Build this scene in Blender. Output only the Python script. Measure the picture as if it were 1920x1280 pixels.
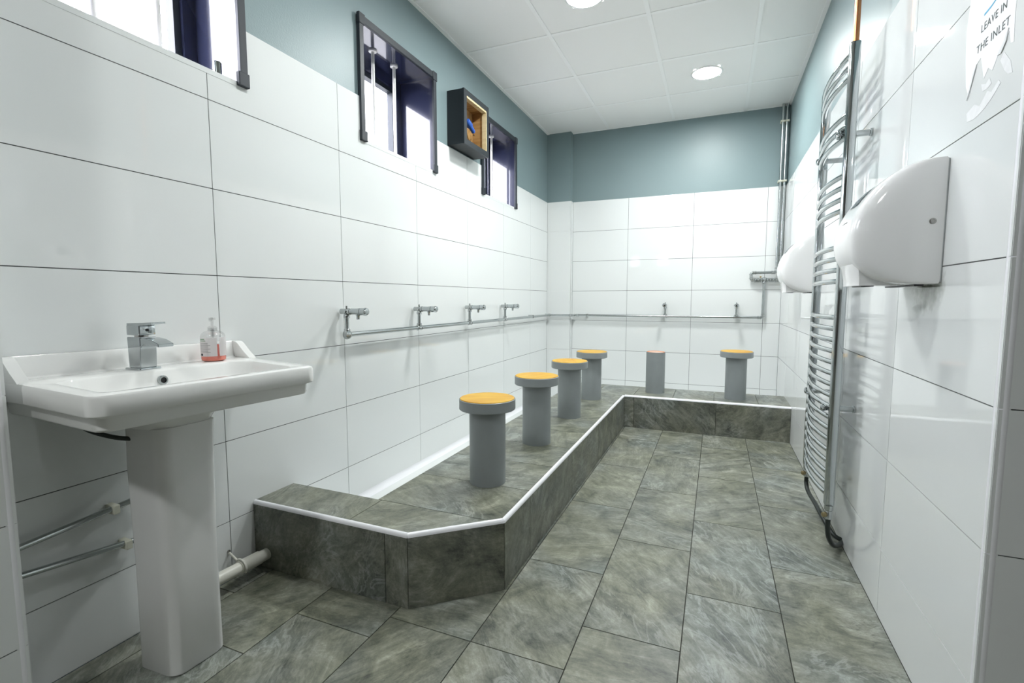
import bpy, bmesh, math, random
from mathutils import Vector, Matrix
random.seed(7)
D = bpy.data
for o in list(D.objects): D.objects.remove(o)
S = bpy.context.scene
COL = S.collection
PI = math.pi

# ------------------------------------------------------------------ camera, world, exposure
cam_d = D.cameras.new('camera'); cam_d.sensor_width = 36; cam_d.lens = 17.136
cam_d.clip_start = 0.02
cam = D.objects.new('camera', cam_d); COL.objects.link(cam)
yaw, pitch = math.radians(-22.70), math.radians(-4.986)
f = Vector((math.sin(yaw)*math.cos(pitch), math.cos(yaw)*math.cos(pitch), math.sin(pitch)))
r = Vector((math.cos(yaw), -math.sin(yaw), 0)); u = r.cross(f)
M = Matrix((r, u, -f)).transposed().to_4x4(); M.translation = Vector((1.632, -1.2, 1.040))
cam.matrix_world = M
S.camera = cam

world = D.worlds.new('overcast_sky'); S.world = world; world.use_nodes = True
bg = world.node_tree.nodes['Background']
bg.inputs[0].default_value = (0.94, 0.93, 1.0, 1); bg.inputs[1].default_value = 11.0
LAMP = 180.0
S.view_settings.view_transform = 'Standard'; S.view_settings.look = 'None'
S.view_settings.exposure = 0.84; S.view_settings.gamma = 1.0
S.view_settings.use_curve_mapping = False

# ------------------------------------------------------------------ dimensions
W, L, H, TT = 2.156, 3.724, 2.70, 2.022        # width, length, ceiling, top of wall tiles
ROWS = [0, .222, .522, .822, 1.122, 1.422, 1.722, TT]
XR, YR = 3.4, -3.0                             # extents of the area behind the camera
BX, BY = .15, -.635                            # boxed-out wall by the basin
YT = .055                                      # where the right wall begins
PILX, PILY = .25, 3.644
PZ = .262                                      # platform top
WZ0, WZ1 = 1.82, 2.40
WINS = [(-.54, .15), (.785, 1.476), (2.12, 2.785)]

# ------------------------------------------------------------------ materials
def new_mat(name):
    m = D.materials.new(name); m.use_nodes = True
    return m, m.node_tree, m.node_tree.nodes, m.node_tree.links, m.node_tree.nodes['Principled BSDF']
def plain(name, col, rough=.5, metal=0, bump=0, bscale=200, spec=.5, var=0, vscale=3, coat=0):
    m, t, n, l, b = new_mat(name)
    b.inputs['Base Color'].default_value = (*col, 1); b.inputs['Roughness'].default_value = rough
    b.inputs['Metallic'].default_value = metal; b.inputs['Specular IOR Level'].default_value = spec
    b.inputs['Coat Weight'].default_value = coat
    if bump or var:
        tc = n.new('ShaderNodeTexCoord')
    if bump:
        nz = n.new('ShaderNodeTexNoise'); nz.inputs['Scale'].default_value = bscale; nz.inputs['Detail'].default_value = 4
        bp = n.new('ShaderNodeBump'); bp.inputs['Strength'].default_value = bump; bp.inputs['Distance'].default_value = .002
        l.new(tc.outputs['Object'], nz.inputs['Vector']); l.new(nz.outputs['Fac'], bp.inputs['Height']); l.new(bp.outputs[0], b.inputs['Normal'])
    if var:
        nz = n.new('ShaderNodeTexNoise'); nz.inputs['Scale'].default_value = vscale; nz.inputs['Detail'].default_value = 6
        mx = n.new('ShaderNodeMix'); mx.data_type = 'RGBA'
        mx.inputs[6].default_value = (*[c*(1-var) for c in col], 1); mx.inputs[7].default_value = (*[min(1, c*(1+var)) for c in col], 1)
        l.new(tc.outputs['Object'], nz.inputs['Vector']); l.new(nz.outputs['Fac'], mx.inputs[0]); l.new(mx.outputs[2], b.inputs['Base Color'])
    return m
def ramp(n, stops):
    r_ = n.new('ShaderNodeValToRGB'); e = r_.color_ramp.elements
    while len(e) > 1: e.remove(e[-1])
    e[0].position = stops[0][0]; e[0].color = (*stops[0][1], 1)
    for p, c in stops[1:]:
        k = e.new(p); k.color = (*c, 1)
    return r_

def stone_mat(name, tint):
    m, t, n, l, b = new_mat(name)
    tc = n.new('ShaderNodeTexCoord'); oi = n.new('ShaderNodeObjectInfo')
    off = n.new('ShaderNodeVectorMath'); off.operation = 'MULTIPLY_ADD'
    cmb = n.new('ShaderNodeCombineXYZ')
    for k in range(3): l.new(oi.outputs['Random'], cmb.inputs[k])
    ang = n.new('ShaderNodeMath'); ang.operation = 'MULTIPLY'; ang.inputs[1].default_value = 57.0; l.new(oi.outputs['Random'], ang.inputs[0])
    vr = n.new('ShaderNodeVectorRotate'); l.new(tc.outputs['Object'], vr.inputs['Vector']); l.new(ang.outputs[0], vr.inputs['Angle'])
    vr.inputs['Axis'].default_value = (.3, .3, .9)
    l.new(cmb.outputs[0], off.inputs[0]); off.inputs[1].default_value = (37, 61, 23); l.new(vr.outputs[0], off.inputs[2])
    def noise(sc, det, rough, dist, stretch=(1, 1, 1)):
        mp = n.new('ShaderNodeMapping'); mp.inputs['Scale'].default_value = stretch; l.new(off.outputs[0], mp.inputs[0])
        z = n.new('ShaderNodeTexNoise'); z.inputs['Scale'].default_value = sc; z.inputs['Detail'].default_value = det
        z.inputs['Roughness'].default_value = rough; z.inputs['Distortion'].default_value = dist; l.new(mp.outputs[0], z.inputs['Vector']); return z.outputs['Fac']
    def mth(op, a_, b_=None, c_=None):
        q = n.new('ShaderNodeMath'); q.operation = op
        for k, v in enumerate((a_, b_, c_)):
            if v is None: continue
            if isinstance(v, (int, float)): q.inputs[k].default_value = v
            else: l.new(v, q.inputs[k])
        return q.outputs[0]
    cloud = noise(7.5, 14, .74, .9); streak = noise(3.0, 14, .76, 1.0, (1, 4.2, 2)); fine = noise(15, 8, .78, .5, (1, 5.5, 3)); grain = noise(140, 4, .7, 0)
    v = mth('ADD', mth('MULTIPLY', cloud, .42), mth('ADD', mth('MULTIPLY', streak, .33), mth('ADD', mth('MULTIPLY', fine, .18), mth('MULTIPLY', grain, .07))))
    rp = ramp(n, [(.40, tuple(c*k for c, k in zip(tint, (.055, .063, .055)))), (.455, tuple(c*k for c, k in zip(tint, (.135, .145, .122)))), (.50, tuple(c*k for c, k in zip(tint, (.195, .205, .172)))),
                  (.545, tuple(c*k for c, k in zip(tint, (.27, .28, .24)))), (.61, tuple(c*k for c, k in zip(tint, (.43, .44, .40))))])
    l.new(v, rp.inputs[0])
    # pale torn veins and dark cleft lines following the streaks
    ridge = mth('ABSOLUTE', mth('SUBTRACT', noise(3.4, 9, .66, .9, (1, 3.2, 2)), .5))
    mask = mth('GREATER_THAN', noise(3.0, 3, .5, 0), .5)
    mr = n.new('ShaderNodeMapRange'); mr.inputs[1].default_value = 0; mr.inputs[2].default_value = .035; mr.inputs[3].default_value = .5; mr.inputs[4].default_value = 0; l.new(ridge, mr.inputs[0])
    msk = n.new('ShaderNodeMapRange'); msk.inputs[1].default_value = .47; msk.inputs[2].default_value = .6; l.new(noise(3.0, 4, .5, 0), msk.inputs[0])
    fac = mth('MULTIPLY', mr.outputs[0], msk.outputs[0])
    m1 = n.new('ShaderNodeMix'); m1.data_type = 'RGBA'; l.new(fac, m1.inputs[0]); l.new(rp.outputs[0], m1.inputs[6]); m1.inputs[7].default_value = (.50*tint[0], .51*tint[1], .47*tint[2], 1)
    ridge2 = mth('ABSOLUTE', mth('SUBTRACT', noise(2.4, 8, .62, .7, (1, 5.5, 3)), .47))
    mr2 = n.new('ShaderNodeMapRange'); mr2.inputs[1].default_value = 0; mr2.inputs[2].default_value = .028; mr2.inputs[3].default_value = .62; mr2.inputs[4].default_value = 0; l.new(ridge2, mr2.inputs[0])
    msk2 = n.new('ShaderNodeMapRange'); msk2.inputs[1].default_value = .50; msk2.inputs[2].default_value = .62; l.new(noise(3.6, 4, .5, 0, (1, 1.6, 1)), msk2.inputs[0])
    m2 = n.new('ShaderNodeMix'); m2.data_type = 'RGBA'; l.new(mth('MULTIPLY', mr2.outputs[0], msk2.outputs[0]), m2.inputs[0]); l.new(m1.outputs[2], m2.inputs[6]); m2.inputs[7].default_value = (.055*tint[0], .065*tint[1], .062*tint[2], 1)
    r3 = ramp(n, [(.38, (1.02, 1.01, .90)), (.52, (1, 1, .97)), (.66, (.93, .98, 1.02))]); l.new(noise(3.0, 3, .5, .3), r3.inputs[0])
    ml = n.new('ShaderNodeMix'); ml.data_type = 'RGBA'; ml.blend_type = 'MULTIPLY'; ml.inputs[0].default_value = 1
    l.new(m2.outputs[2], ml.inputs[6]); l.new(r3.outputs[0], ml.inputs[7]); l.new(ml.outputs[2], b.inputs['Base Color'])
    b.inputs['Roughness'].default_value = .36
    bp = n.new('ShaderNodeBump'); bp.inputs['Strength'].default_value = .5; bp.inputs['Distance'].default_value = .004
    l.new(v, bp.inputs['Height']); l.new(bp.outputs[0], b.inputs['Normal'])
    return m

def tile_mat(name, mould=None):
    m, t, n, l, b = new_mat(name)
    b.inputs['Base Color'].default_value = (.765, .785, .78, 1); b.inputs['Roughness'].default_value = .028; b.inputs['Specular IOR Level'].default_value = .5
    tc = n.new('ShaderNodeTexCoord'); nz = n.new('ShaderNodeTexNoise'); nz.inputs['Scale'].default_value = 5; nz.inputs['Detail'].default_value = 2
    bp = n.new('ShaderNodeBump'); bp.inputs['Strength'].default_value = .05; bp.inputs['Distance'].default_value = .004
    l.new(tc.outputs['Object'], nz.inputs['Vector']); l.new(nz.outputs['Fac'], bp.inputs['Height']); l.new(bp.outputs[0], b.inputs['Normal'])
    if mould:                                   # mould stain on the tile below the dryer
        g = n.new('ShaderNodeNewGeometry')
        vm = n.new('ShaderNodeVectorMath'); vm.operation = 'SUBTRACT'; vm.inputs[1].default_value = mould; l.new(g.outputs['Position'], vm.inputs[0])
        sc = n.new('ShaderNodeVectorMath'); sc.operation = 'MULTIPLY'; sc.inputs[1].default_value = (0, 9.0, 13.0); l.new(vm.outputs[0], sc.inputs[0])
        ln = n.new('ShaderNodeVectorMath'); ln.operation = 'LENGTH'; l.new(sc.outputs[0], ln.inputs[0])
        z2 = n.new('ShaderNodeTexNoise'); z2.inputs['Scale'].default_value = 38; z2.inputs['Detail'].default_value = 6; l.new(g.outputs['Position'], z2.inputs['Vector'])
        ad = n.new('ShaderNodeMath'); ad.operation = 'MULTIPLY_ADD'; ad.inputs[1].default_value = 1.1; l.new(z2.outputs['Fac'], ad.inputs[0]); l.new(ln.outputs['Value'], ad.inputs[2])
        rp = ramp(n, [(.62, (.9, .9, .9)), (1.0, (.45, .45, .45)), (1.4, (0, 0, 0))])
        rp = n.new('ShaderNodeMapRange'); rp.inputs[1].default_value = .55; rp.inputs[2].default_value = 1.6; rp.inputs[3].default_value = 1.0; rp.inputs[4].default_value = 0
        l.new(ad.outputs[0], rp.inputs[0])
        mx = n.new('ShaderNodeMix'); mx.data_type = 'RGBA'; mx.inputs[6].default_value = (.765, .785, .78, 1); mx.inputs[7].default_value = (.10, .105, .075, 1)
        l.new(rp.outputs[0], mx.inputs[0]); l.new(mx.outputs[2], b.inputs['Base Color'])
    return m

def wood_mat(name, c0, c1, rough, streak=(1, 14, 14), scale=3):
    m, t, n, l, b = new_mat(name)
    tc = n.new('ShaderNodeTexCoord'); oi = n.new('ShaderNodeObjectInfo')
    ad = n.new('ShaderNodeVectorMath'); ad.operation = 'MULTIPLY_ADD'; l.new(oi.outputs['Random'], ad.inputs[0]); ad.inputs[1].default_value = (9, 5, 3); l.new(tc.outputs['Object'], ad.inputs[2])
    mp = n.new('ShaderNodeMapping'); mp.inputs['Scale'].default_value = streak; l.new(ad.outputs[0], mp.inputs[0])
    nz = n.new('ShaderNodeTexNoise'); nz.inputs['Scale'].default_value = scale; nz.inputs['Detail'].default_value = 6; nz.inputs['Distortion'].default_value = .4
    l.new(mp.outputs[0], nz.inputs['Vector'])
    rp = ramp(n, [(.3, c0), (.7, c1)]); l.new(nz.outputs['Fac'], rp.inputs[0]); l.new(rp.outputs[0], b.inputs['Base Color'])
    b.inputs['Roughness'].default_value = rough; b.inputs['Specular IOR Level'].default_value = .3
    return m

def emit_mat(name, col, st):
    m, t, n, l, b = new_mat(name)
    b.inputs['Base Color'].default_value = (.9, .9, .9, 1)
    b.inputs['Emission Color'].default_value = (*col, 1); b.inputs['Emission Strength'].default_value = st
    return m
def glass_thin(name, tint=(.97, .98, 1), gl=.08, rough=.02):
    m = D.materials.new(name); m.use_nodes = True; n = m.node_tree.nodes; l = m.node_tree.links
    n.remove(n['Principled BSDF']); out = n['Material Output']
    tr = n.new('ShaderNodeBsdfTransparent'); tr.inputs[0].default_value = (*tint, 1)
    g = n.new('ShaderNodeBsdfGlossy'); g.inputs['Roughness'].default_value = rough
    mx = n.new('ShaderNodeMixShader'); mx.inputs[0].default_value = gl
    l.new(tr.outputs[0], mx.inputs[1]); l.new(g.outputs[0], mx.inputs[2]); l.new(mx.outputs[0], out.inputs[0])
    return m

M_TILE = tile_mat('white_gloss_tile')
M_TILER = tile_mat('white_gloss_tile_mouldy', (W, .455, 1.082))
M_GROUT = plain('dark_grout', (.085, .09, .09), .9)
M_GROUTF = plain('floor_grout', (.05, .05, .042), .9)
M_GROUTW = plain('white_grout', (.78, .79, .78), .8)
M_PAINT = plain('blue_grey_paint', (.205, .275, .285), .42, bump=.25, bscale=160, var=.03)
M_DARK = plain('low_bounce_wall', (.13, .12, .11), .5)  # walls out of view, colour made dark to cut bounce light
M_PLASTER = plain('plaster', (.7, .7, .69), .8)
M_CEIL = plain('ceiling_panel', (.90, .895, .88), .9, bump=.2, bscale=400)
M_TBAR = plain('ceiling_bar', (.93, .93, .92), .45)
M_STONE = stone_mat('slate_floor', (.90, .895, .90))
M_STONER = stone_mat('slate_riser', (.80, .79, .80))
M_TRIM = plain('white_trim', (.86, .86, .89), .25)
M_CERAMIC = plain('white_ceramic', (.80, .80, .785), .08, bump=.05, bscale=10)
M_PED = plain('pedestal_ceramic', (.74, .74, .73), .25, var=.04, vscale=5)
M_CHROME = plain('chrome', (.50, .53, .54), .07, 1)
M_PIPE = plain('chromed_pipe', (.47, .50, .50), .2, 1)
M_VALVE = plain('valve_metal', (.50, .52, .52), .16, 1, bump=.3, bscale=60)
M_BRASS = plain('brass', (.36, .29, .16), .35, 1)
M_COPPER = plain('copper', (.72, .30, .14), .25, 1)
M_HOSE = plain('black_hose', (.012, .018, .016), .35)
M_NAVY = plain('navy_upvc', (.022, .026, .055), .16, bump=.05, bscale=12, coat=1.0)
M_NTRIM = plain('dark_grey_upvc', (.013, .019, .027), .5)
M_BAR = plain('white_bar', (.75, .74, .72), .4, var=.1, vscale=30)
M_GLASS = glass_thin('window_glass')
M_BOX = plain('black_box', (.010, .015, .020), .5)
M_PLY = wood_mat('plywood', (.30, .16, .055), (.52, .32, .13), .6)
M_PALEWOOD = wood_mat('pale_batten', (.60, .47, .26), (.75, .62, .38), .6)
M_BLUE = plain('blue_cable', (.015, .09, .42), .4)
M_BLACK = plain('black_plastic', (.01, .01, .012), .4)
M_PVC = plain('grey_pvc', (.275, .30, .304), .42, var=.14, vscale=9, bump=.1, bscale=40)
M_WOOD = wood_mat('varnished_seat', (.56, .27, .012), (.70, .43, .035), .40, (1.2, 5, 5), 4)
M_CORE = plain('pink_mortar', (.66, .50, .42), .8, var=.25, vscale=40)
M_ORANGE = plain('orange_rim', (.70, .26, .10), .6)
M_DRYER = plain('white_abs', (.84, .84, .835), .10)
M_WINDOWGREY = plain('smoked_window', (.16, .21, .23), .15)
M_GREY = plain('grey_print', (.50, .52, .53), .5)
M_STEEL = plain('screw_steel', (.45, .44, .43), .3, 1)
M_WPVC = plain('white_waste_pipe', (.72, .71, .64), .35, var=.06, vscale=20)
M_PAPER = plain('paper', (.86, .865, .88), .75)
M_PAPERG = plain('torn_paper_back', (.74, .75, .76), .8, var=.1, vscale=60)
M_INK = plain('dark_ink', (.045, .06, .06), .7)
M_INKB = plain('blue_ink', (.10, .42, .66), .7)
M_INKR = plain('red_ink', (.72, .16, .12), .7)
M_LAMP = emit_mat('led_diffuser', (.965, 1.0, .99), LAMP)
M_FILL = emit_mat('led_diffuser_fill', (.965, 1.0, .99), LAMP*.5)  # weaker emitter for the unseen light added to brighten the near left wall
M_BEZEL = plain('light_bezel', (.85, .85, .85), .4)
M_CLEAR = glass_thin('clear_plastic', (.93, .93, .93), .10, .08)
M_SOAP = plain('pink_soap', (.85, .20, .13), .25)
M_LABEL = plain('bottle_label', (.87, .86, .86), .5)
M_LTXT = plain('label_print', (.35, .36, .36), .6)
M_LGREEN = plain('label_green', (.30, .50, .32), .6)
M_CLIP = plain('cream_clip', (.62, .62, .52), .5)
M_CLOTH = M_BLACK

# ------------------------------------------------------------------ mesh helpers
WLOC = {}
def wloc(o): return WLOC.get(o.name, Vector((0, 0, 0)))
def empty(name, loc=(0, 0, 0)):
    o = D.objects.new(name, None); COL.objects.link(o); o.location = loc; o.empty_display_size = .05
    WLOC[o.name] = Vector(loc); return o
def tag(o, label=None, cat=None, group=None, kind=None):
    if label: o['label'] = label
    if cat: o['category'] = cat
    if group: o['group'] = group
    if kind: o['kind'] = kind
    return o
def thing(name, label, cat, loc, group=None): return tag(empty(name, loc), label, cat, group)
def obj(name, bm, mat, parent=None, origin=None, smooth=False, label=None):
    """bm in world coordinates -> one mesh object, origin at its centre (or the given point)"""
    if origin is None:
        xs = [v.co for v in bm.verts]
        origin = Vector([(min(c[i] for c in xs)+max(c[i] for c in xs))/2 for i in range(3)])
    origin = Vector(origin)
    bmesh.ops.translate(bm, verts=bm.verts, vec=-origin)
    bmesh.ops.recalc_face_normals(bm, faces=bm.faces)
    me = D.meshes.new(name); bm.to_mesh(me); bm.free()
    me.materials.append(mat)
    if smooth:
        for p in me.polygons: p.use_smooth = True
        try: me.set_sharp_from_angle(angle=math.radians(38))
        except Exception: pass
    o = D.objects.new(name, me); COL.objects.link(o)
    WLOC[o.name] = origin
    if parent: o.parent = parent; o.location = origin - wloc(parent)
    else: o.location = origin
    if label: o['label'] = label
    return o
def BM(): return bmesh.new()
def box(bm, a, b, bev=0, seg=2):
    a, b = Vector(a), Vector(b); c = (a+b)/2; s = b-a
    g = bmesh.ops.create_cube(bm, size=1, matrix=Matrix.Translation(c) @ Matrix.Diagonal((abs(s.x), abs(s.y), abs(s.z), 1)))
    if bev:
        es = list({e for v in g['verts'] for e in v.link_edges})
        bmesh.ops.bevel(bm, geom=es, offset=bev, segments=seg, affect='EDGES', profile=.5)
    return bm
def frame_from(d):
    d = d.normalized(); a = Vector((0, 0, 1)) if abs(d.z) < .9 else Vector((1, 0, 0))
    x = d.cross(a).normalized(); return x, d.cross(x).normalized()
def ring(bm, c, x, y, rx, ry=None, n=16):
    ry = rx if ry is None else ry
    return [bm.verts.new(c + x*rx*math.cos(2*PI*i/n) + y*ry*math.sin(2*PI*i/n)) for i in range(n)]
def skin(bm, rings, cap=True, closed=True):
    for a, b in zip(rings, rings[1:]):
        n = len(a)
        for i in range(n if closed else n-1):
            bm.faces.new((a[i], a[(i+1) % n], b[(i+1) % n], b[i]))
    if cap:
        bm.faces.new(rings[0]); bm.faces.new(rings[-1])
def cyl(bm, a, b, r0, r1=None, n=16, cap=True):
    a, b = Vector(a), Vector(b); x, y = frame_from(b-a); r1 = r0 if r1 is None else r1
    skin(bm, [ring(bm, a, x, y, r0, n=n), ring(bm, b, x, y, r1, n=n)], cap); return bm
def lathe(bm, base, axis, prof, n=24, cap=True):
    base = Vector(base); axis = Vector(axis).normalized(); x, y = frame_from(axis)
    skin(bm, [ring(bm, base+axis*h, x, y, max(r_, .0002), n=n) for r_, h in prof], cap); return bm
def tube(bm, pts, r0, n=12, cap=True):
    pts = [Vector(p) for p in pts]; rings = []; px = None
    for i, p in enumerate(pts):
        d = (pts[min(i+1, len(pts)-1)] - pts[max(i-1, 0)]).normalized()
        if px is None: x, y = frame_from(d)
        else:
            x = (px - d*px.dot(d)).normalized(); y = d.cross(x).normalized()
        px = x; rings.append(ring(bm, p, x, y, r0, n=n))
    skin(bm, rings, cap); return bm
def fillet(pts, rad, seg=6):
    pts = [Vector(p) for p in pts]; out = [pts[0]]
    for a, b, c in zip(pts, pts[1:], pts[2:]):
        d0 = (a-b).normalized(); d1 = (c-b).normalized()
        rr = min(rad, (a-b).length*.49, (c-b).length*.49)
        p0, p1 = b+d0*rr, b+d1*rr
        for i in range(seg+1):
            t = i/seg; out.append((1-t)**2*p0 + 2*t*(1-t)*b + t*t*p1)
    out.append(pts[-1]); return out
def smooth_path(pts, k=6):
    pts = [Vector(p) for p in pts]; q = [pts[0]*2-pts[1]] + pts + [pts[-1]*2-pts[-2]]; out = []
    for i in range(1, len(q)-2):
        p0, p1, p2, p3 = q[i-1:i+3]
        for j in range(k):
            t = j/k
            out.append(.5*((2*p1)+(p2-p0)*t+(2*p0-5*p1+4*p2-p3)*t*t+(3*p1-p0-3*p2+p3)*t**3))
    out.append(pts[-1]); return out
def prism(bm, poly, z0, z1):
    a = [bm.verts.new((x, y, z0)) for x, y in poly]; b = [bm.verts.new((x, y, z1)) for x, y in poly]
    skin(bm, [a, b]); return bm
MAP = {'x': lambda u, v, w: (w, u, v), 'y': lambda u, v, w: (u, w, v), 'z': lambda u, v, w: (u, v, w)}
def panel_bm(axis, rect, w0, w1, holes=()):
    """slab in plane <axis>=const: rect (u0,u1,v0,v1) minus rectangular holes, from w0 to w1"""
    u0, u1, v0, v1 = rect; bm = BM(); mp = MAP[axis]
    us = sorted({u0, u1, *[c for h in holes for c in h[:2] if u0 < c < u1]})
    vs = sorted({v0, v1, *[c for h in holes for c in h[2:] if v0 < c < v1]})
    solid = {}
    for i in range(len(us)-1):
        for j in range(len(vs)-1):
            cu, cv = (us[i]+us[i+1])/2, (vs[j]+vs[j+1])/2
            solid[i, j] = not any(h[0] < cu < h[1] and h[2] < cv < h[3] for h in holes)
    if not any(solid.values()): bm.free(); return None
    vd = {}
    def V(i, j, w):
        k = (i, j, w)
        if k not in vd: vd[k] = bm.verts.new(mp(us[i], vs[j], w))
        return vd[k]
    for (i, j), s in solid.items():
        if not s: continue
        for w in (w0, w1): bm.faces.new((V(i, j, w), V(i+1, j, w), V(i+1, j+1, w), V(i, j+1, w)))
        for (di, dj, a, b) in ((-1, 0, (i, j), (i, j+1)), (1, 0, (i+1, j), (i+1, j+1)), (0, -1, (i, j), (i+1, j)), (0, 1, (i, j+1), (i+1, j+1))):
            if not solid.get((i+di, j+dj), False):
                bm.faces.new((V(*a, w0), V(*b, w0), V(*b, w1), V(*a, w1)))
    return bm
G = .0014                                       # half a joint
def tiles(parent, axis, us, vs, w0, w1, mat, holes=(), name='tile', g=G):
    for a, b in zip(us, us[1:]):
        for c, d in zip(vs, vs[1:]):
            bm = panel_bm(axis, (a+g, b-g, c+g, d-g), w0, w1, holes)
            if bm: obj(name, bm, mat, parent)
def clip(poly, a, b, c):                        # keep a*x+b*y<=c
    out = []
    for i, p in enumerate(poly):
        q = poly[(i+1) % len(poly)]; dp = a*p[0]+b*p[1]-c; dq = a*q[0]+b*q[1]-c
        if dp <= 0: out.append(p)
        if dp*dq < 0:
            t = dp/(dp-dq); out.append((p[0]+t*(q[0]-p[0]), p[1]+t*(q[1]-p[1])))
    return out

# ------------------------------------------------------------------ setting: floor
fl = obj('floor', panel_bm('z', (0, XR, YR, L), -.12, -.003), M_GROUTF); tag(fl, kind='structure', label='floor of grey slate tiles')
xs = [.085+.2965*i for i in range(-1, 12)]
for i, (a, b) in enumerate(zip(xs, xs[1:])):
    a, b = max(a, 0), min(b, W if a < 2 else XR)
    off = {1: -.26, 3: .044}.get(i, .245 if i % 2 else .56)
    cuts = [off+.62*j for j in range(-6, 6)]
    if i == 4: cuts = [.044+.62*j for j in range(-6, 1)] + [.56+.62*j for j in range(0, 6)]
    k = 0
    while k < len(cuts)-1:
        y0, y1 = cuts[k], cuts[k+1]; k += 1
        if y0 > 2.77: break
        if y1 < YR: continue
        if a > 2.1 and y0 > YT: break
        ya, yb = max(y0, YR), min(y1, 2.775 if a < 2.1 else YT)
        if b <= .97 and ya > .11: continue
        if b - a < .02: continue
        obj('floor_tile', panel_bm('z', (a+.0017, b-.0017, ya+.0017, yb-.0017), -.012, 0), M_STONE, fl)

gr = obj('ground', panel_bm('z', (-14, -.36, -12, 16), -.30, -.20), plain('tarmac', (.16, .16, .155), .9)); tag(gr, 'ground outside the windows', kind='structure')

# ------------------------------------------------------------------ setting: walls
TILED = .010
def struct(name, bm, mat, label): return tag(obj(name, bm, mat), label, kind='structure')
win_holes = [(a, b, WZ0, WZ1) for a, b in WINS]
wl = struct('wall_left', panel_bm('x', (BY-.02, L+.2, -.12, H+.02), -.32, -TILED, win_holes), M_PAINT, 'left wall, white tiles below blue-grey paint, three small windows')
obj('grout', panel_bm('x', (BY, L, 0, TT-.001), -TILED, -.0022, win_holes), M_GROUT, wl)
tiles(wl, 'x', [BY, 0, .63, 1.26, 1.89, 2.52, 3.15, PILY], ROWS, -TILED+.001, 0, M_TILE, [(a-.001, b+.001, WZ0-.0, WZ1) for a, b in WINS])

wb = struct('wall_back', panel_bm('y', (-.32, XR, -.12, H+.02), L+TILED, L+.2), M_PAINT, 'back wall, white tiles below a band of blue-grey paint')
obj('grout', panel_bm('y', (PILX, W, 0, TT-.001), L+.0022, L+TILED), M_GROUT, wb)
tiles(wb, 'y', [PILX, .808, 1.41, 2.02, W], ROWS, L, L+TILED-.001, M_TILE)
pil = struct('wall_pillar', panel_bm('y', (-.01, PILX-TILED, 0, H), PILY+TILED, L+TILED), M_PAINT, 'shallow boxed-out pillar in the far left corner')
obj('grout', panel_bm('y', (0, PILX, 0, TT-.001), PILY+.0022, PILY+TILED), M_GROUTW, pil)
tiles(pil, 'y', [0, PILX], ROWS, PILY, PILY+TILED-.001, M_TILE)
obj('grout', panel_bm('x', (PILY+.003, L, 0, TT-.001), PILX-TILED, PILX-.0022), M_GROUTW, pil)
tiles(pil, 'x', [PILY+.002, L], ROWS, PILX-TILED, PILX, M_TILE)

wr = struct('wall_right', panel_bm('x', (YT+TILED, L+.2, -.12, H+.02), W+TILED, W+.2), M_PAINT, 'right wall, white tiles below blue-grey paint')
obj('grout', panel_bm('x', (YT+.004, L, 0, TT-.001), W+.0022, W+TILED), M_GROUT, wr)
tiles(wr, 'x', [YT, .679, 1.309, 1.939, 2.569, 3.199, L], ROWS, W, W+TILED-.001, M_TILER)
wn = struct('wall_near_right', panel_bm('y', (W+TILED, XR, -.12, H+.02), YT+TILED, YT+.25), M_PAINT, 'tiled wall face turning the corner at the right edge')
obj('grout', panel_bm('y', (W+.004, XR, 0, TT-.001), YT+.0022, YT+TILED), M_GROUT, wn)
tiles(wn, 'y', [W, 2.62, 3.22, XR], ROWS, YT, YT+TILED-.001, M_TILE)
bx_ = struct('wall_near_left', panel_bm('x', (YR-.2, BY-TILED, -.12, H+.02), -.32, BX-TILED), M_PAINT, 'boxed-out white tiled wall at the left edge beside the basin')
obj('grout', panel_bm('x', (YR, BY-.004, 0, TT-.001), BX-TILED, BX-.0022), M_GROUT, bx_)
tiles(bx_, 'x', [YR, -2.525, -1.895, -1.265, BY], ROWS, BX-TILED+.001, BX, M_TILE)
obj('return_face', panel_bm('y', (0, BX-.004, 0, H), BY-TILED, BY-.001), M_TILE, bx_)
# wall behind the camera with the small bright window that shows as a reflection in the far tiles
RW = (.35, .60, 1.79, 2.04)
wre = struct('wall_rear', panel_bm('y', (-.32, XR+.2, -.12, H+.02), YR-.2, YR, [RW]), M_DARK, 'wall behind the camera')
wfr = struct('wall_far_right', panel_bm('x', (YR-.2, YT+.25, -.12, H+.02), XR, XR+.2), M_DARK, 'wall to the right of the camera')
w4 = tag(empty('window_4', (.56, YR-.1, 2.02)), 'small window behind the camera', kind='structure')
obj('frame', panel_bm('y', (RW[0], RW[1], RW[2], RW[3]), YR-.12, YR-.06, [(RW[0]+.02, RW[1]-.02, RW[2]+.02, RW[3]-.02)]), M_TRIM, w4)
obj('pane', panel_bm('y', (RW[0]+.02, RW[1]-.02, RW[2]+.02, RW[3]-.02), YR-.095, YR-.09), M_GLASS, w4)

# rounded white corner trims
def corner_trim(name, c, label):
    bm = BM(); lathe(bm, (c[0], c[1], 0), (0, 0, 1), [(.0135, 0), (.0135, TT)], n=20)
    return tag(obj(name, bm, M_TRIM, smooth=True), label, kind='structure')
corner_trim('trim_1', (W+.0125, YT+.0125), 'white rounded edge trim where the right wall turns')
corner_trim('trim_2', (BX-.0125, BY-.0125), 'white rounded edge trim on the boxed-out wall by the basin')

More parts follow.
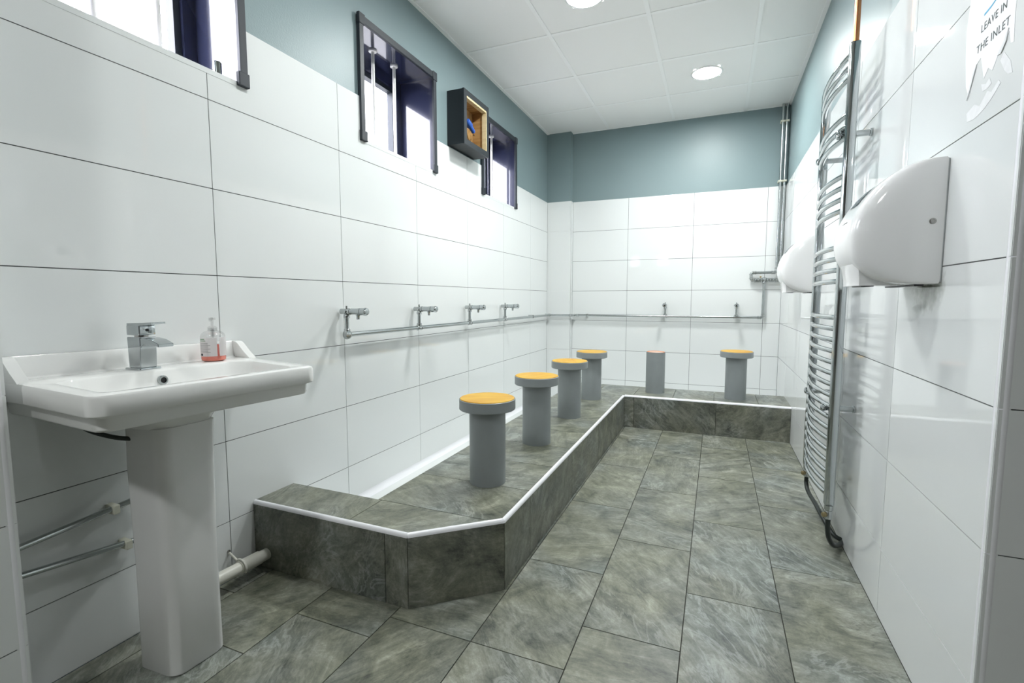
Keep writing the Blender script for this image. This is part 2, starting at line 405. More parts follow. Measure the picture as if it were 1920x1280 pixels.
# ------------------------------------------------------------------ setting: ceiling
cl = struct('ceiling', panel_bm('z', (-.32, XR+.2, YR-.2, L+.2), H+.03, H+.12), M_PLASTER, 'suspended ceiling of white square panels')
GX = [0.0, .602, 1.21, 1.812, W]; GY = [YR, -2.47, -1.85, -1.23, -.61, .01, .635, 1.26, 1.88, 2.50, 3.13, L+.005]
DL = [(.905, 1.57), (1.51, 2.81), (.905, .33), (.905, -2.16)]  # third is an added fill light, out of view
def light_hole(x, y): return (x-.09, x+.09, y-.09, y+.09)
for xr in (GX, [W, 2.76, XR]):
    for a, b in zip(xr, xr[1:]):
        for c, d in zip(GY, GY[1:]):
            if a >= W and d > .3: continue
            dd = min(d, YT) if a >= W else d
            obj('ceiling_tile', panel_bm('z', (a+.004, b-.004, c+.004, dd-.004), H, H+.014, [light_hole(x, y) for x, y in DL]), M_CEIL, cl)
for x in GX[1:-1] + [W, 2.76]:
    y1 = L if x < W else YT
    obj('grid_bar', panel_bm('z', (x-.012, x+.012, YR, y1), H-.004, H+.02), M_TBAR, cl)
for y in GY[1:-1]:
    x1 = W if y > .1 else XR
    obj('grid_bar', panel_bm('z', (0, x1, y-.012, y+.012), H-.0028, H+.02), M_TBAR, cl)
for nm, p in (('edge_bar', ('x', (BY, L, H-.004, H+.02), -TILED, .014)), ('edge_bar', ('x', (YT, L, H-.004, H+.02), W-.014, W+TILED)), ('edge_bar', ('y', (0, W, H-.004, H+.02), L-.014, L+TILED))):
    obj(nm, panel_bm(*p), M_TBAR, cl)

LN = ['round flush downlight cut by the top edge of the picture', 'round flush downlight shining in the ceiling near the back wall',
      'unseen fill light added to the ceiling between the near hand dryer and the basin', 'round downlight in the ceiling behind the camera']
for (x, y), lb in zip(DL, LN):
    t = thing('ceiling_light', lb, 'light', (x, y, H), 'recessed ceiling lights')
    bm = BM(); lathe(bm, (x, y, H), (0, 0, -1), [(.098, -.012), (.098, 0), (.112, 0), (.112, .004), (.106, .007), (.098, .006), (.095, -.002), (.095, -.012)], n=40, cap=False)
    obj('bezel', bm, M_BEZEL, t, smooth=True)
    bm = BM(); lathe(bm, (x, y, H), (0, 0, 1), [(.0965, -.0015), (.0965, .010)], n=40)
    obj('diffuser', bm, M_FILL if y == .33 else M_LAMP, t)
    bm = BM(); lathe(bm, (x, y, H), (0, 0, 1), [(.125, .0145), (.125, .028)], n=24)
    obj('housing', bm, M_BEZEL, t)

# ------------------------------------------------------------------ setting: windows in the left wall
for i, (a, b) in enumerate(WINS):
    w = tag(empty('window_%d' % (i+1), (-.12, (a+b)/2, WZ0)), ['small recessed window at the upper left, bright daylight behind it',
        'small recessed dark-lined window above the first taps', 'small recessed dark-lined window partly behind the wall box'][i], kind='structure')
    bm = panel_bm('z', (-.27, -.002, a, a+.012), WZ0, WZ1); obj('jamb_lining', bm, M_NAVY, w)
    bm = panel_bm('z', (-.27, -.002, b-.012, b), WZ0, WZ1); obj('jamb_lining', bm, M_NAVY, w)
    obj('head_lining', panel_bm('z', (-.27, -.002, a+.012, b-.012), WZ1-.012, WZ1), M_NAVY, w)
    bm = box(BM(), (-.25, a+.012, WZ1-.028), (-.002, a+.024, WZ1-.012)); obj('head_bead', bm, M_NAVY, w); obj('head_bead', box(BM(), (-.25, b-.024, WZ1-.028), (-.002, b-.012, WZ1-.012)), M_NAVY, w)
    obj('sill', panel_bm('z', (-.27, .001, a+.0005, b-.0005), WZ0-.012, WZ0+.006), M_TILE, w)
    # outer frame and sash
    fr_ = obj('frame', panel_bm('x', (a+.012, b-.012, WZ0+.006, WZ1-.012), -.30, -.235, [(a+.06, b-.06, WZ0+.03, WZ1-.075)]), M_NAVY, w)
    obj('sash', panel_bm('x', (a+.055, b-.055, WZ0+.025, WZ1-.07), -.29, -.25, [(a+.085, b-.085, WZ0+.045, WZ1-.10)]), M_NTRIM, fr_)
    obj('pane', panel_bm('x', (a+.08, b-.08, WZ0+.04, WZ1-.095), -.275, -.270), M_GLASS, fr_)
    # angle trims on the room face
    t0, t1 = .030, .012
    obj('edge_trim', box(BM(), (-.004, a-.004, WZ0), (t1, a+t0-.004, WZ1), .002), M_NTRIM, w)
    obj('edge_trim', box(BM(), (-.004, b-t0+.004, WZ0), (t1, b+.004, WZ1), .002), M_NTRIM, w)
    obj('edge_trim', box(BM(), (-.004, a, WZ1-t0), (t1, b, WZ1+.004), .002), M_NTRIM, w)
    for yy, zz in ((a-.008, WZ1-.042), (b-.036, WZ1-.042), (a-.008, WZ0-.008), (b-.036, WZ0-.008)):
        obj('corner_block', box(BM(), (-.002, yy, zz), (t1+.004, yy+.044, zz+.05), .003), M_NTRIM, w)
    for k in (.10, .29, .48):
        bm = BM(); cyl(bm, (-.143, a+k, WZ0+.006), (-.143, a+k, WZ1-.012), .009, n=12)
        cyl(bm, (-.143, a+k, WZ1-.020), (-.143, a+k, WZ1-.012), .022, n=16)
        obj('security_bar', bm, M_BAR, w, smooth=True)
bm = BM(); lathe(bm, (-.045, .075, WZ0+.006), (0, 0, 1), [(.0145, 0), (.0145, .055), (.012, .058)], n=20)
tag(obj('chrome_post', bm, M_CHROME, smooth=True), 'short chrome cylinder standing on the upper left window sill', 'post')

# ------------------------------------------------------------------ raised platform with its white gutter
GXE, GYE, PY0 = .445, 3.195, .10               # gutter edges, near face of the platform
CH0, CH1 = (.711, PY0), (.965, .326)           # chamfered corner
PYB = 2.765                                    # front of the part along the back wall
pf = thing('washing_platform', 'raised platform of grey slate tiles with white edging along two walls', 'platform', (.6, 1.5, 0))
e = .012                                       # thickness of the facing tiles
bm = BM()
prism(bm, [(0, PY0+e), (CH0[0]-.004, PY0+e), (CH1[0]-e, CH1[1]+.006), (CH1[0]-e, .6), (CH1[0]-e, PYB+e), (GXE, PYB+e), (GXE, .297), (0, .297)], 0, PZ-e)
obj('core', bm, M_GROUTF, pf)
obj('core', box(BM(), (GXE, PYB+e, 0), (W, GYE, PZ-e)), M_GROUTF, pf)
obj('gutter_floor', panel_bm('z', (0, W, .297, L), .001, .03, [(GXE, W, .297, GYE)]), M_TILE, pf)
# cove along the wall foot in the gutter
def cove(p, ax):
    bm = BM(); R = .028; prof = [(R-R*math.sin(t), R-R*math.cos(t)) for t in [PI/2*i/6 for i in range(7)]] + [(0, 0)]
    prof = [(0, R), *[(R*(1-math.cos(t)), R*(1-math.sin(t))) for t in [PI/2*i/6 for i in range(1, 6)]], (R, 0), (0, 0)]
    ends = []
    for k in p:
        ends.append([bm.verts.new((.0005+d, k, .03+z) if ax == 'y' else (k, L-.0005-d, .03+z)) for d, z in prof])
    skin(bm, ends); return bm
obj('cove', cove((.298, PILY), 'y'), M_TRIM, pf); obj('cove', cove((PILX, W), 'x'), M_TRIM, pf)
# gutter sides in white
obj('gutter_side', panel_bm('x', (.297, GYE, .03, PZ-e), GXE-.006, GXE), M_TILE, pf)
obj('gutter_side', panel_bm('y', (GXE-.006, W, .03, PZ-e), GYE, GYE+.006), M_TILE, pf)
obj('gutter_side', panel_bm('y', (0, GXE-.006, .03, PZ-e), .297, .303), M_TILE, pf)
g = .0015
def top_tile(poly):
    if len(poly) >= 3:
        bm = BM(); prism(bm, poly, PZ-e, PZ); obj('top_tile', bm, M_STONE, pf)
NW = .012                                      # nosing width
ca, cb = CH1[1]-CH0[1], -(CH1[0]-CH0[0])        # chamfer line normal (pointing outwards)
cl_ = math.hypot(ca, cb); ca, cb = ca/cl_, cb/cl_; cc = ca*CH0[0]+cb*CH0[1]
def rect(a, b, c, d): return [(a+g, c+g), (b-g, c+g), (b-g, d-g), (a+g, d-g)]
top_tile(rect(0, .458, PY0+NW, .297))
top_tile(clip(rect(.458, CH1[0]-NW, PY0+NW, .297), ca, cb, cc-NW))
ys = [.297+.307*i for i in range(9)]
for c, d in zip(ys, ys[1:]): top_tile(clip(rect(GXE-.006, CH1[0]-NW, c, d), ca, cb, cc-NW))
top_tile(rect(GXE-.006, CH1[0]-NW, ys[-1], PYB+NW)); 
xs = [GXE-.006, .73, 1.033, 1.336, 1.638, 1.945, W]
for a, b in zip(xs, xs[1:]): top_tile(rect(a, b, PYB+NW, GYE+.006))
def riser(a, b):                               # facing tile between two plan points, thickness to the left of a->b
    a, b = Vector(a), Vector(b); d = (b-a).normalized(); nn = Vector((-d.y, d.x))*e
    a2, b2 = a+d*g, b-d*g; bm = BM()
    prism(bm, [tuple(a2), tuple(b2), tuple(b2+nn), tuple(a2+nn)], .001, PZ-.013); obj('riser_tile', bm, M_STONER, pf)
riser((0, PY0), (.619, PY0)); riser((.619, PY0), CH0); riser(CH0, CH1)
yy = [CH1[1], .585, 1.207, 1.83, 2.45, PYB+e]
for c, d in zip(yy, yy[1:]): riser((CH1[0], c), (CH1[0], d))
xx = [CH1[0]-e, 1.042, 1.655, W]
for a, b in zip(xx, xx[1:]): riser((a, PYB), (b, PYB))
def nosing(a, b):
    bm = BM(); a, b = Vector((*a, 0)), Vector((*b, 0)); d = (b-a).normalized(); nn = Vector((-d.y, d.x, 0)); R = NW
    prof = [(.0, -.013)] + [(-.0015+R-R*math.cos(t), -.013+(.0145)*math.sin(t)) for t in [PI/2*i/7 for i in range(8)]] + [(R-.0005, -.013)]
    skin(bm, [[bm.verts.new(p + nn*q + Vector((0, 0, PZ+z))) for q, z in prof] for p in (a+d*.0007, b-d*.0007)])
    obj('nosing', bm, M_TRIM, pf, smooth=True)
nosing((0, PY0), CH0); nosing(CH0, CH1); nosing(CH1, (CH1[0], PYB+.0)); nosing((CH1[0]-.0, PYB), (W, PYB))

# ------------------------------------------------------------------ stools
def stool(x, y, label, seat=True, tilt=0, top=.628):
    t = thing('stool', label, 'stool', (x, y, PZ), 'fixed pipe stools on the platform')
    h = top-.047 if seat else .602
    bm = BM(); lathe(bm, (x, y, PZ), (0, 0, 1), [(.0765, 0), (.0765, h-PZ-(0 if seat else .001))] + ([] if seat else [(.0765, h-PZ), (.071, h-PZ), (.071, h-PZ-.012)]), n=40, cap=seat)
    obj('pipe_column', bm, M_PVC, t, smooth=True)
    if seat:
        z0 = top-.047
        bm = BM(); lathe(bm, (x, y, 0), (0, 0, 1), [(.05, z0), (.116, z0), (.119, z0+.003), (.119, top-.0035), (.1165, top-.002), (.1155, top-.006), (.05, top-.006)], n=56)
        seat_ = obj('seat', bm, M_PVC, t, smooth=True)
        bm = BM(); lathe(bm, (x, y, 0), (0, 0, 1), [(.115, top-.006), (.115, top-.001), (.1135, top+.0005)], n=56)
        o = obj('seat_top', bm, M_WOOD, seat_, smooth=True); o.rotation_euler.z = tilt; o['label'] = 'yellow varnished wooden disc'
    else:
        bm = BM(); lathe(bm, (x, y, h-.012), (0, 0, 1), [(.0712, 0), (.0712, .006), (.060, .010), (.03, .008), (.012, .009)], n=32); obj('mortar_fill', bm, M_CORE, t, smooth=True, label='pinkish mortar filling')
        bm = BM(); lathe(bm, (x, y, h-.005), (0, 0, 1), [(.0715, 0), (.0735, .0062), (.069, .0062), (.067, 0)], n=40, cap=False); obj('rim', bm, M_ORANGE, t, smooth=True)
stool(.752, .634, 'grey pipe stool with wet yellow seat, nearest the camera', tilt=.4, top=.625)
stool(.751, 1.252, 'second grey pipe stool with a yellow seat from the platform front', tilt=1.1, top=.630)
stool(.752, 1.888, 'third grey pipe stool with a yellow seat from the platform front', tilt=2.0, top=.636)
stool(.748, 2.525, 'fourth yellow-topped pipe stool, farthest along the left wall', tilt=.2, top=.634)
stool(1.180, 2.982, 'bare grey pipe stool without a seat by the back wall', seat=False)
stool(1.790, 2.955, 'yellow-topped pipe stool standing alone in the right corner', tilt=.9, top=.636)

# ------------------------------------------------------------------ water pipes and taps
PH = .874
pp = thing('water_pipe', 'horizontal chrome water pipe running round the left and back walls', 'pipe', (.04, .6, PH))
bm = BM(); tube(bm, fillet([(.042, .602, PH), (.042, PILY-.040, PH), (PILX+.035, PILY-.040, PH), (PILX+.035, L-.040, PH), (2.015, L-.040, PH), (2.015, L-.040, 1.185)], .012, 4), .0115, n=14)
obj('pipe', bm, M_PIPE, pp, smooth=True)
def fitting(parent, p, d, ln=.045, rr=.0155, name='fitting', mat=None):
    p, d = Vector(p), Vector(d).normalized(); bm = BM()
    lathe(bm, p-d*ln/2, d, [(rr*.82, 0), (rr, .002), (rr, ln*.22), (rr*.86, ln*.26), (rr*.86, ln*.74), (rr, ln*.78), (rr, ln-.002), (rr*.82, ln)], n=16)
    return obj(name, bm, mat or M_VALVE, parent, smooth=True)
for y in (1.205, 1.835, 2.455): fitting(pp, (.042, y, PH), (0, 1, 0))
for x in (1.18, 1.80): fitting(pp, (x, L-.040, PH), (1, 0, 0))
bm = BM(); lathe(bm, (.030, .602, PH), (1, 0, 0), [(.012, 0), (.021, .004), (.0225, .014), (.019, .024), (.009, .030)], n=20); obj('end_elbow', bm, M_VALVE, pp, smooth=True)
fitting(pp, (PILX+.02, PILY-.040, PH), (1, 0, 0), .03); fitting(pp, (PILX+.035, L-.05, PH), (0, 1, 0), .03); fitting(pp, (PILX+.07, L-.04, PH), (1, 0, 0), .03)
fitting(pp, (2.015, L-.04, PH+.02), (0, 0, 1), .03); fitting(pp, (1.99, L-.04, PH), (1, 0, 0), .03)
for p in ((.042, 3.10, PH), (.042, 3.59, PH)):
    obj('pipe_clip', box(BM(), (0, p[1]-.006, PH-.014), (.056, p[1]+.006, PH+.016), .003), M_VALVE, pp)
obj('pipe_clip', box(BM(), (.41, L-.056, PH-.014), (.422, L, PH+.016), .003), M_VALVE, pp)

def tap(p, d, side, label):
    """push tap on a riser; p at the pipe axis, d = out of the wall"""
    p, d = Vector(p), Vector(d); s = Vector(side); t = thing('push_tap', label, 'tap', tuple(p), 'push taps along the washing platform')
    h = Vector((0, 0, .108)); zz = Vector((0, 0, 1))
    bm = BM(); cyl(bm, p+zz*.004, p+h, .0095, n=14); obj('riser_pipe', bm, M_PIPE, t, smooth=True)
    bm = BM(); lathe(bm, p+zz*.010, zz, [(.012, 0), (.0145, .003), (.0145, .014), (.012, .017)], n=14); obj('nut', bm, M_VALVE, t, smooth=True)
    bm = BM(); lathe(bm, p+h-zz*.032, zz, [(.011, 0), (.0145, .003), (.0145, .014), (.012, .018)], n=14); obj('nut', bm, M_VALVE, t, smooth=True)
    bm = BM(); lathe(bm, p+h-d*.034, d, [(.010, 0), (.013, .003), (.013, .046), (.016, .049), (.016, .056), (.0125, .058)], n=18)
    cyl(bm, p+h-s*.020, p+h, .009, n=12); cyl(bm, p+h, p+h+zz*.026, .005, n=10); obj('elbow', bm, M_VALVE, t, smooth=True)
    bm = BM(); lathe(bm, p+h+d*.022, d, [(.0125, 0), (.0150, .004), (.0145, .040), (.0165, .052), (.0165, .060)], n=20); body_ = obj('body', bm, M_CHROME, t, smooth=True)
    bm = BM(); lathe(bm, p+h+d*.083, d, [(.0140, 0), (.0175, .002), (.0175, .020), (.0185, .022), (.0185, .030), (.0150, .036), (.006, .038)], n=22); obj('push_button', bm, M_CHROME, body_, smooth=True)
    bm = BM(); c = p+h+d*.066; lathe(bm, c, -zz, [(.012, .006), (.0095, .018), (.0075, .022), (.0075, .036)], n=14); obj('spout', bm, M_CHROME, body_, smooth=True)
tap((.042, .602, PH), (1, 0, 0), (0, 1, 0), 'chrome push tap at the end of the pipe, nearest the basin')
tap((.042, 1.205, PH), (1, 0, 0), (0, 1, 0), 'second chrome push tap from the basin on the left wall')
tap((.042, 1.835, PH), (1, 0, 0), (0, 1, 0), 'third chrome push tap from the basin on the left wall')
tap((.042, 2.455, PH), (1, 0, 0), (0, 1, 0), 'fourth chrome push tap from the basin, nearest the far left corner')
tap((1.180, L-.040, PH), (0, -1, 0), (1, 0, 0), 'chrome push tap on the back wall behind the seatless stool')
tap((1.800, L-.040, PH), (0, -1, 0), (1, 0, 0), 'chrome push tap on the back wall above the corner stool')

# mixing valve and supply pipes in the far right corner
mv = thing('mixing_valve', 'chrome mixing valve assembly with couplings on the back wall', 'valve', (2.015, L-.04, 1.205))
Y = L-.040
bm = BM(); lathe(bm, (2.015, Y, 1.172), (0, 0, 1), [(.014, 0), (.016, .004), (.016, .018), (.013, .024), (.018, .030), (.020, .040), (.018, .054), (.009, .060)], n=18); obj('valve_body', bm, M_VALVE, mv, smooth=True)
for x in (1.945, 1.967, 1.992): fitting(mv, (x, Y, 1.205), (1, 0, 0), .019, .0195)
for x in (2.040, 2.064, 2.086, 2.112): fitting(mv, (x, Y, 1.207), (1, 0, 0), .019, .0195)
bm = BM(); cyl(bm, (1.912, Y, 1.205), (2.13, Y, 1.207), .0095, n=12); obj('valve_tube', bm, M_PIPE, mv, smooth=True)
bm = BM(); lathe(bm, (1.985, Y-.008, 1.235), (0, -1, 0), [(.003, 0), (.008, .002), (.008, .010), (.003, .012)], n=12); obj('temperature_cap', bm, M_BRASS, mv, smooth=True)
fitting(mv, (1.910, Y, 1.240), (0, 0, 1), .05, .0165)
hs = thing('supply_pipe', 'left of two upright chrome pipes dropping from the ceiling corner', 'pipe', (2.105, Y, 1.27), 'upright supply pipes in the corner')
bm = BM(); tube(bm, fillet([(2.107, Y, H), (2.107, Y, 1.273), (1.910, Y, 1.273), (1.910, Y, 1.205)], .014, 4), .0115, n=14); obj('pipe', bm, M_PIPE, hs, smooth=True)
fitting(hs, (2.085, Y, 1.273), (1, 0, 0), .032); fitting(hs, (1.934, Y, 1.273), (1, 0, 0), .032); fitting(hs, (2.107, Y, 1.298), (0, 0, 1), .03)
for z in (2.555, 2.055): obj('pipe_clip', box(BM(), (2.088, Y-.017, z-.008), (2.1235, L+.008, z+.008), .003), M_CLIP, hs)
cs = thing('supply_pipe', 'right of two upright chrome pipes dropping from the ceiling corner', 'pipe', (2.138, Y, 1.2), 'upright supply pipes in the corner')
bm = BM(); tube(bm, fillet([(2.1375, Y, H), (2.1375, Y, 1.207), (2.124, Y, 1.207)], .008, 3), .0115, n=14); obj('pipe', bm, M_PIPE, cs, smooth=True)
for z in (2.555, 2.055): obj('pipe_clip', box(BM(), (2.1245, Y-.017, z-.008), (2.1545, L+.008, z+.008), .003), M_CLIP, cs)
# ------------------------------------------------------------------ wall box between the second and third windows
BY0, BY1, BZ0, BZ1, BD = 1.640, 2.000, 2.030, 2.368, .116
wbx = thing('wall_box', 'open black wall box with plywood inside, beside the far window', 'box', (0, (BY0+BY1)/2, BZ0))
obj('case', panel_bm('x', (BY0, BY1, BZ0, BZ1), -.008, BD-.012, [(BY0+.012, BY1-.012, BZ0+.012, BZ1-.012)]), M_BOX, wbx)
obj('front_frame', panel_bm('x', (BY0-.002, BY1+.002, BZ0-.002, BZ1+.002), BD-.012, BD, [(BY0+.035, BY1-.035, BZ0+.035, BZ1-.035)]), M_BOX, wbx)
obj('back_panel', panel_bm('x', (BY0+.012, BY1-.012, BZ0+.012, BZ1-.012), -.006, .006), M_PLY, wbx)
obj('inner_board', panel_bm('y', (.006, BD-.0125, BZ0+.012, BZ1-.012), BY1-.036, BY1-.020), M_PLY, wbx)
obj('inner_board', panel_bm('z', (.006, BD-.0125, BY0+.02, BY1-.036), BZ1-.036, BZ1-.022), M_PLY, wbx)
obj('inner_board', panel_bm('y', (.006, BD-.0125, BZ0+.012, BZ1-.012), BY0+.014, BY0+.024), M_PLY, wbx)
obj('batten', panel_bm('y', (BD-.03, BD+.001, BZ0+.035, BZ1-.036), BY1-.045, BY1-.035), M_PALEWOOD, wbx, label='pale wooden batten')
obj('batten', panel_bm('z', (BD-.03, BD+.001, BY0+.036, BY1-.046), BZ1-.047, BZ1-.035), M_PALEWOOD, wbx, label='pale wooden batten')
cb_ = thing('blue_connector', 'blue cable connector hanging inside the black wall box', 'connector', (.04, 1.86, 2.17))
bm = BM(); lathe(bm, (.045, 1.80, 2.235), (.15, .9, -.65), [(.010, 0), (.020, .008), (.022, .05), (.016, .06), (.014, .10), (.006, .108)], n=16); obj('plug', bm, M_BLUE, cb_, smooth=True)
bm = BM(); tube(bm, smooth_path([(.045, 1.80, 2.235), (.04, 1.75, 2.25), (.03, 1.71, 2.20), (.02, 1.70, 2.10)]), .008, n=10); obj('cable', bm, M_BLACK, cb_, smooth=True)
bm = BM(); tube(bm, smooth_path([(.05, 1.895, 2.165), (.045, 1.915, 2.168), (.03, 1.935, 2.175)]), .003, n=8); obj('cable', bm, M_BLACK, cb_, smooth=True)

# ------------------------------------------------------------------ ladder radiator on the right wall
RX, RY0, RY1 = 2.076, 1.040, 1.550
rad = thing('towel_radiator', 'tall chrome ladder radiator with bowed bars on the right wall', 'radiator', (RX, 1.3, .2))
for y in (RY0, RY1):
    o = obj('upright', box(BM(), (RX-.019, y-.015, .215), (RX+.017, y+.015, 1.990), .0085, 4), M_CHROME, rad, smooth=True)
BZ = [1.949, 1.907, 1.866, 1.733, 1.692, 1.651, 1.510, 1.466, 1.422, 1.378, 1.240, 1.196, 1.152, 1.108] + [.967-.04425*i for i in range(17)]
bar_me = None
for z in BZ:
    if bar_me is None:
        n_ = 20; pts = []
        for i in range(n_+1):
            t = i/n_; pts.append((RX-.006-.027*math.sin(PI*t)**.8, RY0+(RY1-RY0)*t, z))
        bm = BM(); tube(bm, pts, .0105, n=12)
        o0 = obj('bar', bm, M_CHROME, rad, smooth=True, origin=(RX, 1.295, z)); bar_me = o0.data
    else:
        o = D.objects.new('bar', bar_me); COL.objects.link(o); o.parent = rad; o.location = Vector((RX, 1.295, z)) - wloc(rad)
for y in (RY0+.055, RY1-.055):
    for z in (1.672, .600):
        bm = BM(); cyl(bm, (W-.001, y, z), (RX-.02, y, z), .0115, n=14); lathe(bm, (W-.001, y, z), (-1, 0, 0), [(.0145, 0), (.0145, .006), (.0118, .008)], n=18)
        lathe(bm, (RX-.02, y, z), (-1, 0, 0), [(.010, 0), (.0155, .002), (.0155, .014), (.009, .018)], n=16); obj('wall_bracket', bm, M_CHROME, rad, smooth=True)
for y in (RY0, RY1):
    bm = BM(); lathe(bm, (RX, y, .218), (0, 0, -1), [(.012, 0), (.0165, .003), (.0165, .022), (.012, .026), (.014, .03), (.014, .058), (.010, .062)], n=16)
    vl_ = obj('valve', bm, M_VALVE, rad, smooth=True)
    bm = BM(); lathe(bm, (RX-.01, y-.008, .178), (-1, -.6, 0), [(.006, 0), (.010, .004), (.010, .014), (.005, .017)], n=12); obj('valve_cap', bm, M_BRASS, vl_, smooth=True)
bm = BM(); tube(bm, smooth_path([(RX, RY0, .16), (RX, RY0, .12), (RX+.008, RY0+.010, .075), (RX+.03, RY0+.04, .035), (RX+.058, RY0+.085, .018), (W, RY0+.125, .016)]), .0095, n=12); obj('hose', bm, M_HOSE, rad, smooth=True)
bm = BM(); tube(bm, smooth_path([(RX, RY1, .16), (RX, RY1, .125), (RX+.004, RY1-.04, .095), (RX+.014, RY1-.16, .085), (RX+.022, RY1-.28, .075), (RX+.05, RY1-.36, .035), (W, RY1-.375, .020)]), .0095, n=12); obj('hose', bm, M_HOSE, rad, smooth=True)
cp = BM(); cyl(cp, (RX, RY0, 1.985), (RX, RY0, H), .0105, n=16)
tag(obj('copper_pipe', cp, M_COPPER, smooth=True), 'bare copper pipe rising from the radiator to the ceiling', 'pipe')

# ------------------------------------------------------------------ hand dryers on the right wall
def dryer_surface(yc, d, z, tt, off=0):
    s = (1-abs(tt)**11.0)**(1/2.4) if abs(tt) < 1 else 0
    zz = 1.225+(z-1.225)*(.985+.015*s)
    return Vector((W-.004-(d+off)*s*.965, yc+tt*.140, zz))
def make_dryer(yc, label):
    t = thing('hand_dryer', label, 'hand dryer', (W, yc, 1.08), 'white hand dryers on the right wall')
    P3 = smooth_path([(0, 1.375, 0), (.006, 1.392, 0), (.055, 1.393, 0), (.105, 1.370, 0), (.150, 1.328, 0), (.182, 1.277, 0), (.197, 1.226, 0), (.196, 1.178, 0), (.180, 1.138, 0), (.150, 1.106, 0), (.105, 1.085, 0), (.055, 1.078, 0), (.020, 1.0785, 0), (.005, 1.088, 0), (0, 1.112, 0)], 4)
    T = [-1+.0005, -.99, -.975, -.95, -.92, -.88, -.83, -.77, -.7, -.6, -.45, -.3, -.15, 0, .15, .3, .45, .6, .7, .77, .83, .88, .92, .95, .975, .99, 1-.0005]
    bm = BM(); rows = [[bm.verts.new(dryer_surface(yc, p.x, p.y, tt)) for p in P3] for tt in T]
    for a, b in zip(rows, rows[1:]):
        for i in range(len(a)-1): bm.faces.new((a[i], a[i+1], b[i+1], b[i]))
    bm.faces.new(rows[0]); bm.faces.new(rows[-1]); bm.faces.new([r_[0] for r_ in rows] + [r_[-1] for r_ in reversed(rows)])
    sh_ = obj('shell', bm, M_DRYER, t, smooth=True)
    obj('back_plate', box(BM(), (W-.006, yc-.1385, 1.082), (W, yc+.1385, 1.390), .002), M_GREY, t)
    # outlet below the nose
    bm = BM(); secs = []
    for z, d0, d1, hw in ((1.0765, .055, .172, .072), (1.092, .055, .172, .072), (1.118, .055, .176, .080), (1.150, .055, .178, .09)):
        secs.append([bm.verts.new((W-d0, yc-hw, z)), bm.verts.new((W-d1+.012, yc-hw, z)), bm.verts.new((W-d1, yc-hw+.02, z)), bm.verts.new((W-d1, yc+hw-.02, z)), bm.verts.new((W-d1+.012, yc+hw, z)), bm.verts.new((W-d0, yc+hw, z))])
    skin(bm, secs); ao_ = obj('air_outlet', bm, M_DRYER, t, smooth=True)
    obj('outlet_slot', box(BM(), (W-.150, yc-.05, 1.0745), (W-.120, yc+.05, 1.078)), M_BLACK, ao_)
    bm = BM(); box(bm, (W-.05, yc-.12, 1.0735), (W-.03, yc+.12, 1.079)); obj('air_inlet', bm, M_BLACK, t)
    # smoked indicator window on the sloping top
    bm = BM(); rows = []
    for z, d in ((1.352, .126), (1.328, .150), (1.303, .168)):
        rows.append([bm.verts.new(dryer_surface(yc, d, z, tt, .0022)) for tt in (-.30, -.15, 0, .15, .30)])
    for a, b in zip(rows, rows[1:]):
        for i in range(4): bm.faces.new((a[i], a[i+1], b[i+1], b[i]))
    bmesh.ops.solidify(bm, geom=bm.faces[:], thickness=.002)
    obj('indicator_window', bm, M_WINDOWGREY, sh_, smooth=True, label='smoked grey indicator window')
    for sg in (-1, 1):
        c = dryer_surface(yc, 0, 1.236, sg*.9995); c.x = W-.027
        bm = BM(); lathe(bm, (c.x, yc+sg*.1385, c.z), (0, sg, 0), [(.0075, 0), (.0075, .0028), (.0045, .0034), (.0040, .0022), (.001, .0022)], n=18); obj('screw', bm, M_STEEL, sh_, smooth=True)
    bm = BM()
    for k, (y0, y1, dz) in enumerate(((-.030, -.012, 0), (-.008, .004, .001), (.008, .028, -.001))):
        vs = [dryer_surface(yc, .189, 1.252+dz+zz, y/.140, .0012) for y, zz in ((y0, 0), (y1, 0), (y1, .006), (y0, .006))]
        bm.faces.new([bm.verts.new(v) for v in vs])
    bmesh.ops.solidify(bm, geom=bm.faces[:], thickness=.0008)
    obj('brand_mark', bm, M_GREY, sh_)
make_dryer(.505, 'white hand dryer in front of the chrome radiator, nearest the camera')
make_dryer(2.060, 'white hand dryer behind the chrome radiator, near the back corner')

# ------------------------------------------------------------------ pedestal washbasin
def inset(poly, d):
    n = len(poly); out = []
    for i in range(n):
        p0, p1, p2 = Vector(poly[i-1]), Vector(poly[i]), Vector(poly[(i+1) % n])
        a = (p1-p0).normalized(); b = (p2-p1).normalized(); na = Vector((-a.y, a.x)); nb = Vector((-b.y, b.x))
        k = 1+na.dot(nb); out.append(tuple(p1 + (na+nb)*(d/max(k, .2))))
    return out
def rounded(poly, rad, seg=5):
    n = len(poly); out = []
    for i in range(n):
        a, b, c = Vector(poly[i-1]), Vector(poly[i]), Vector(poly[(i+1) % n])
        rr = rad[i] if isinstance(rad, (list, tuple)) else rad
        d0 = (a-b).normalized(); d1 = (c-b).normalized(); rr = min(rr, (a-b).length*.45, (c-b).length*.45)
        p0, p1 = b+d0*rr, b+d1*rr
        for j in range(seg+1):
            t = j/seg; out.append(tuple((1-t)**2*p0 + 2*t*(1-t)*b + t*t*p1))
    return out
SZ = .836
def sz(y): return SZ - .0133*(y+.3)
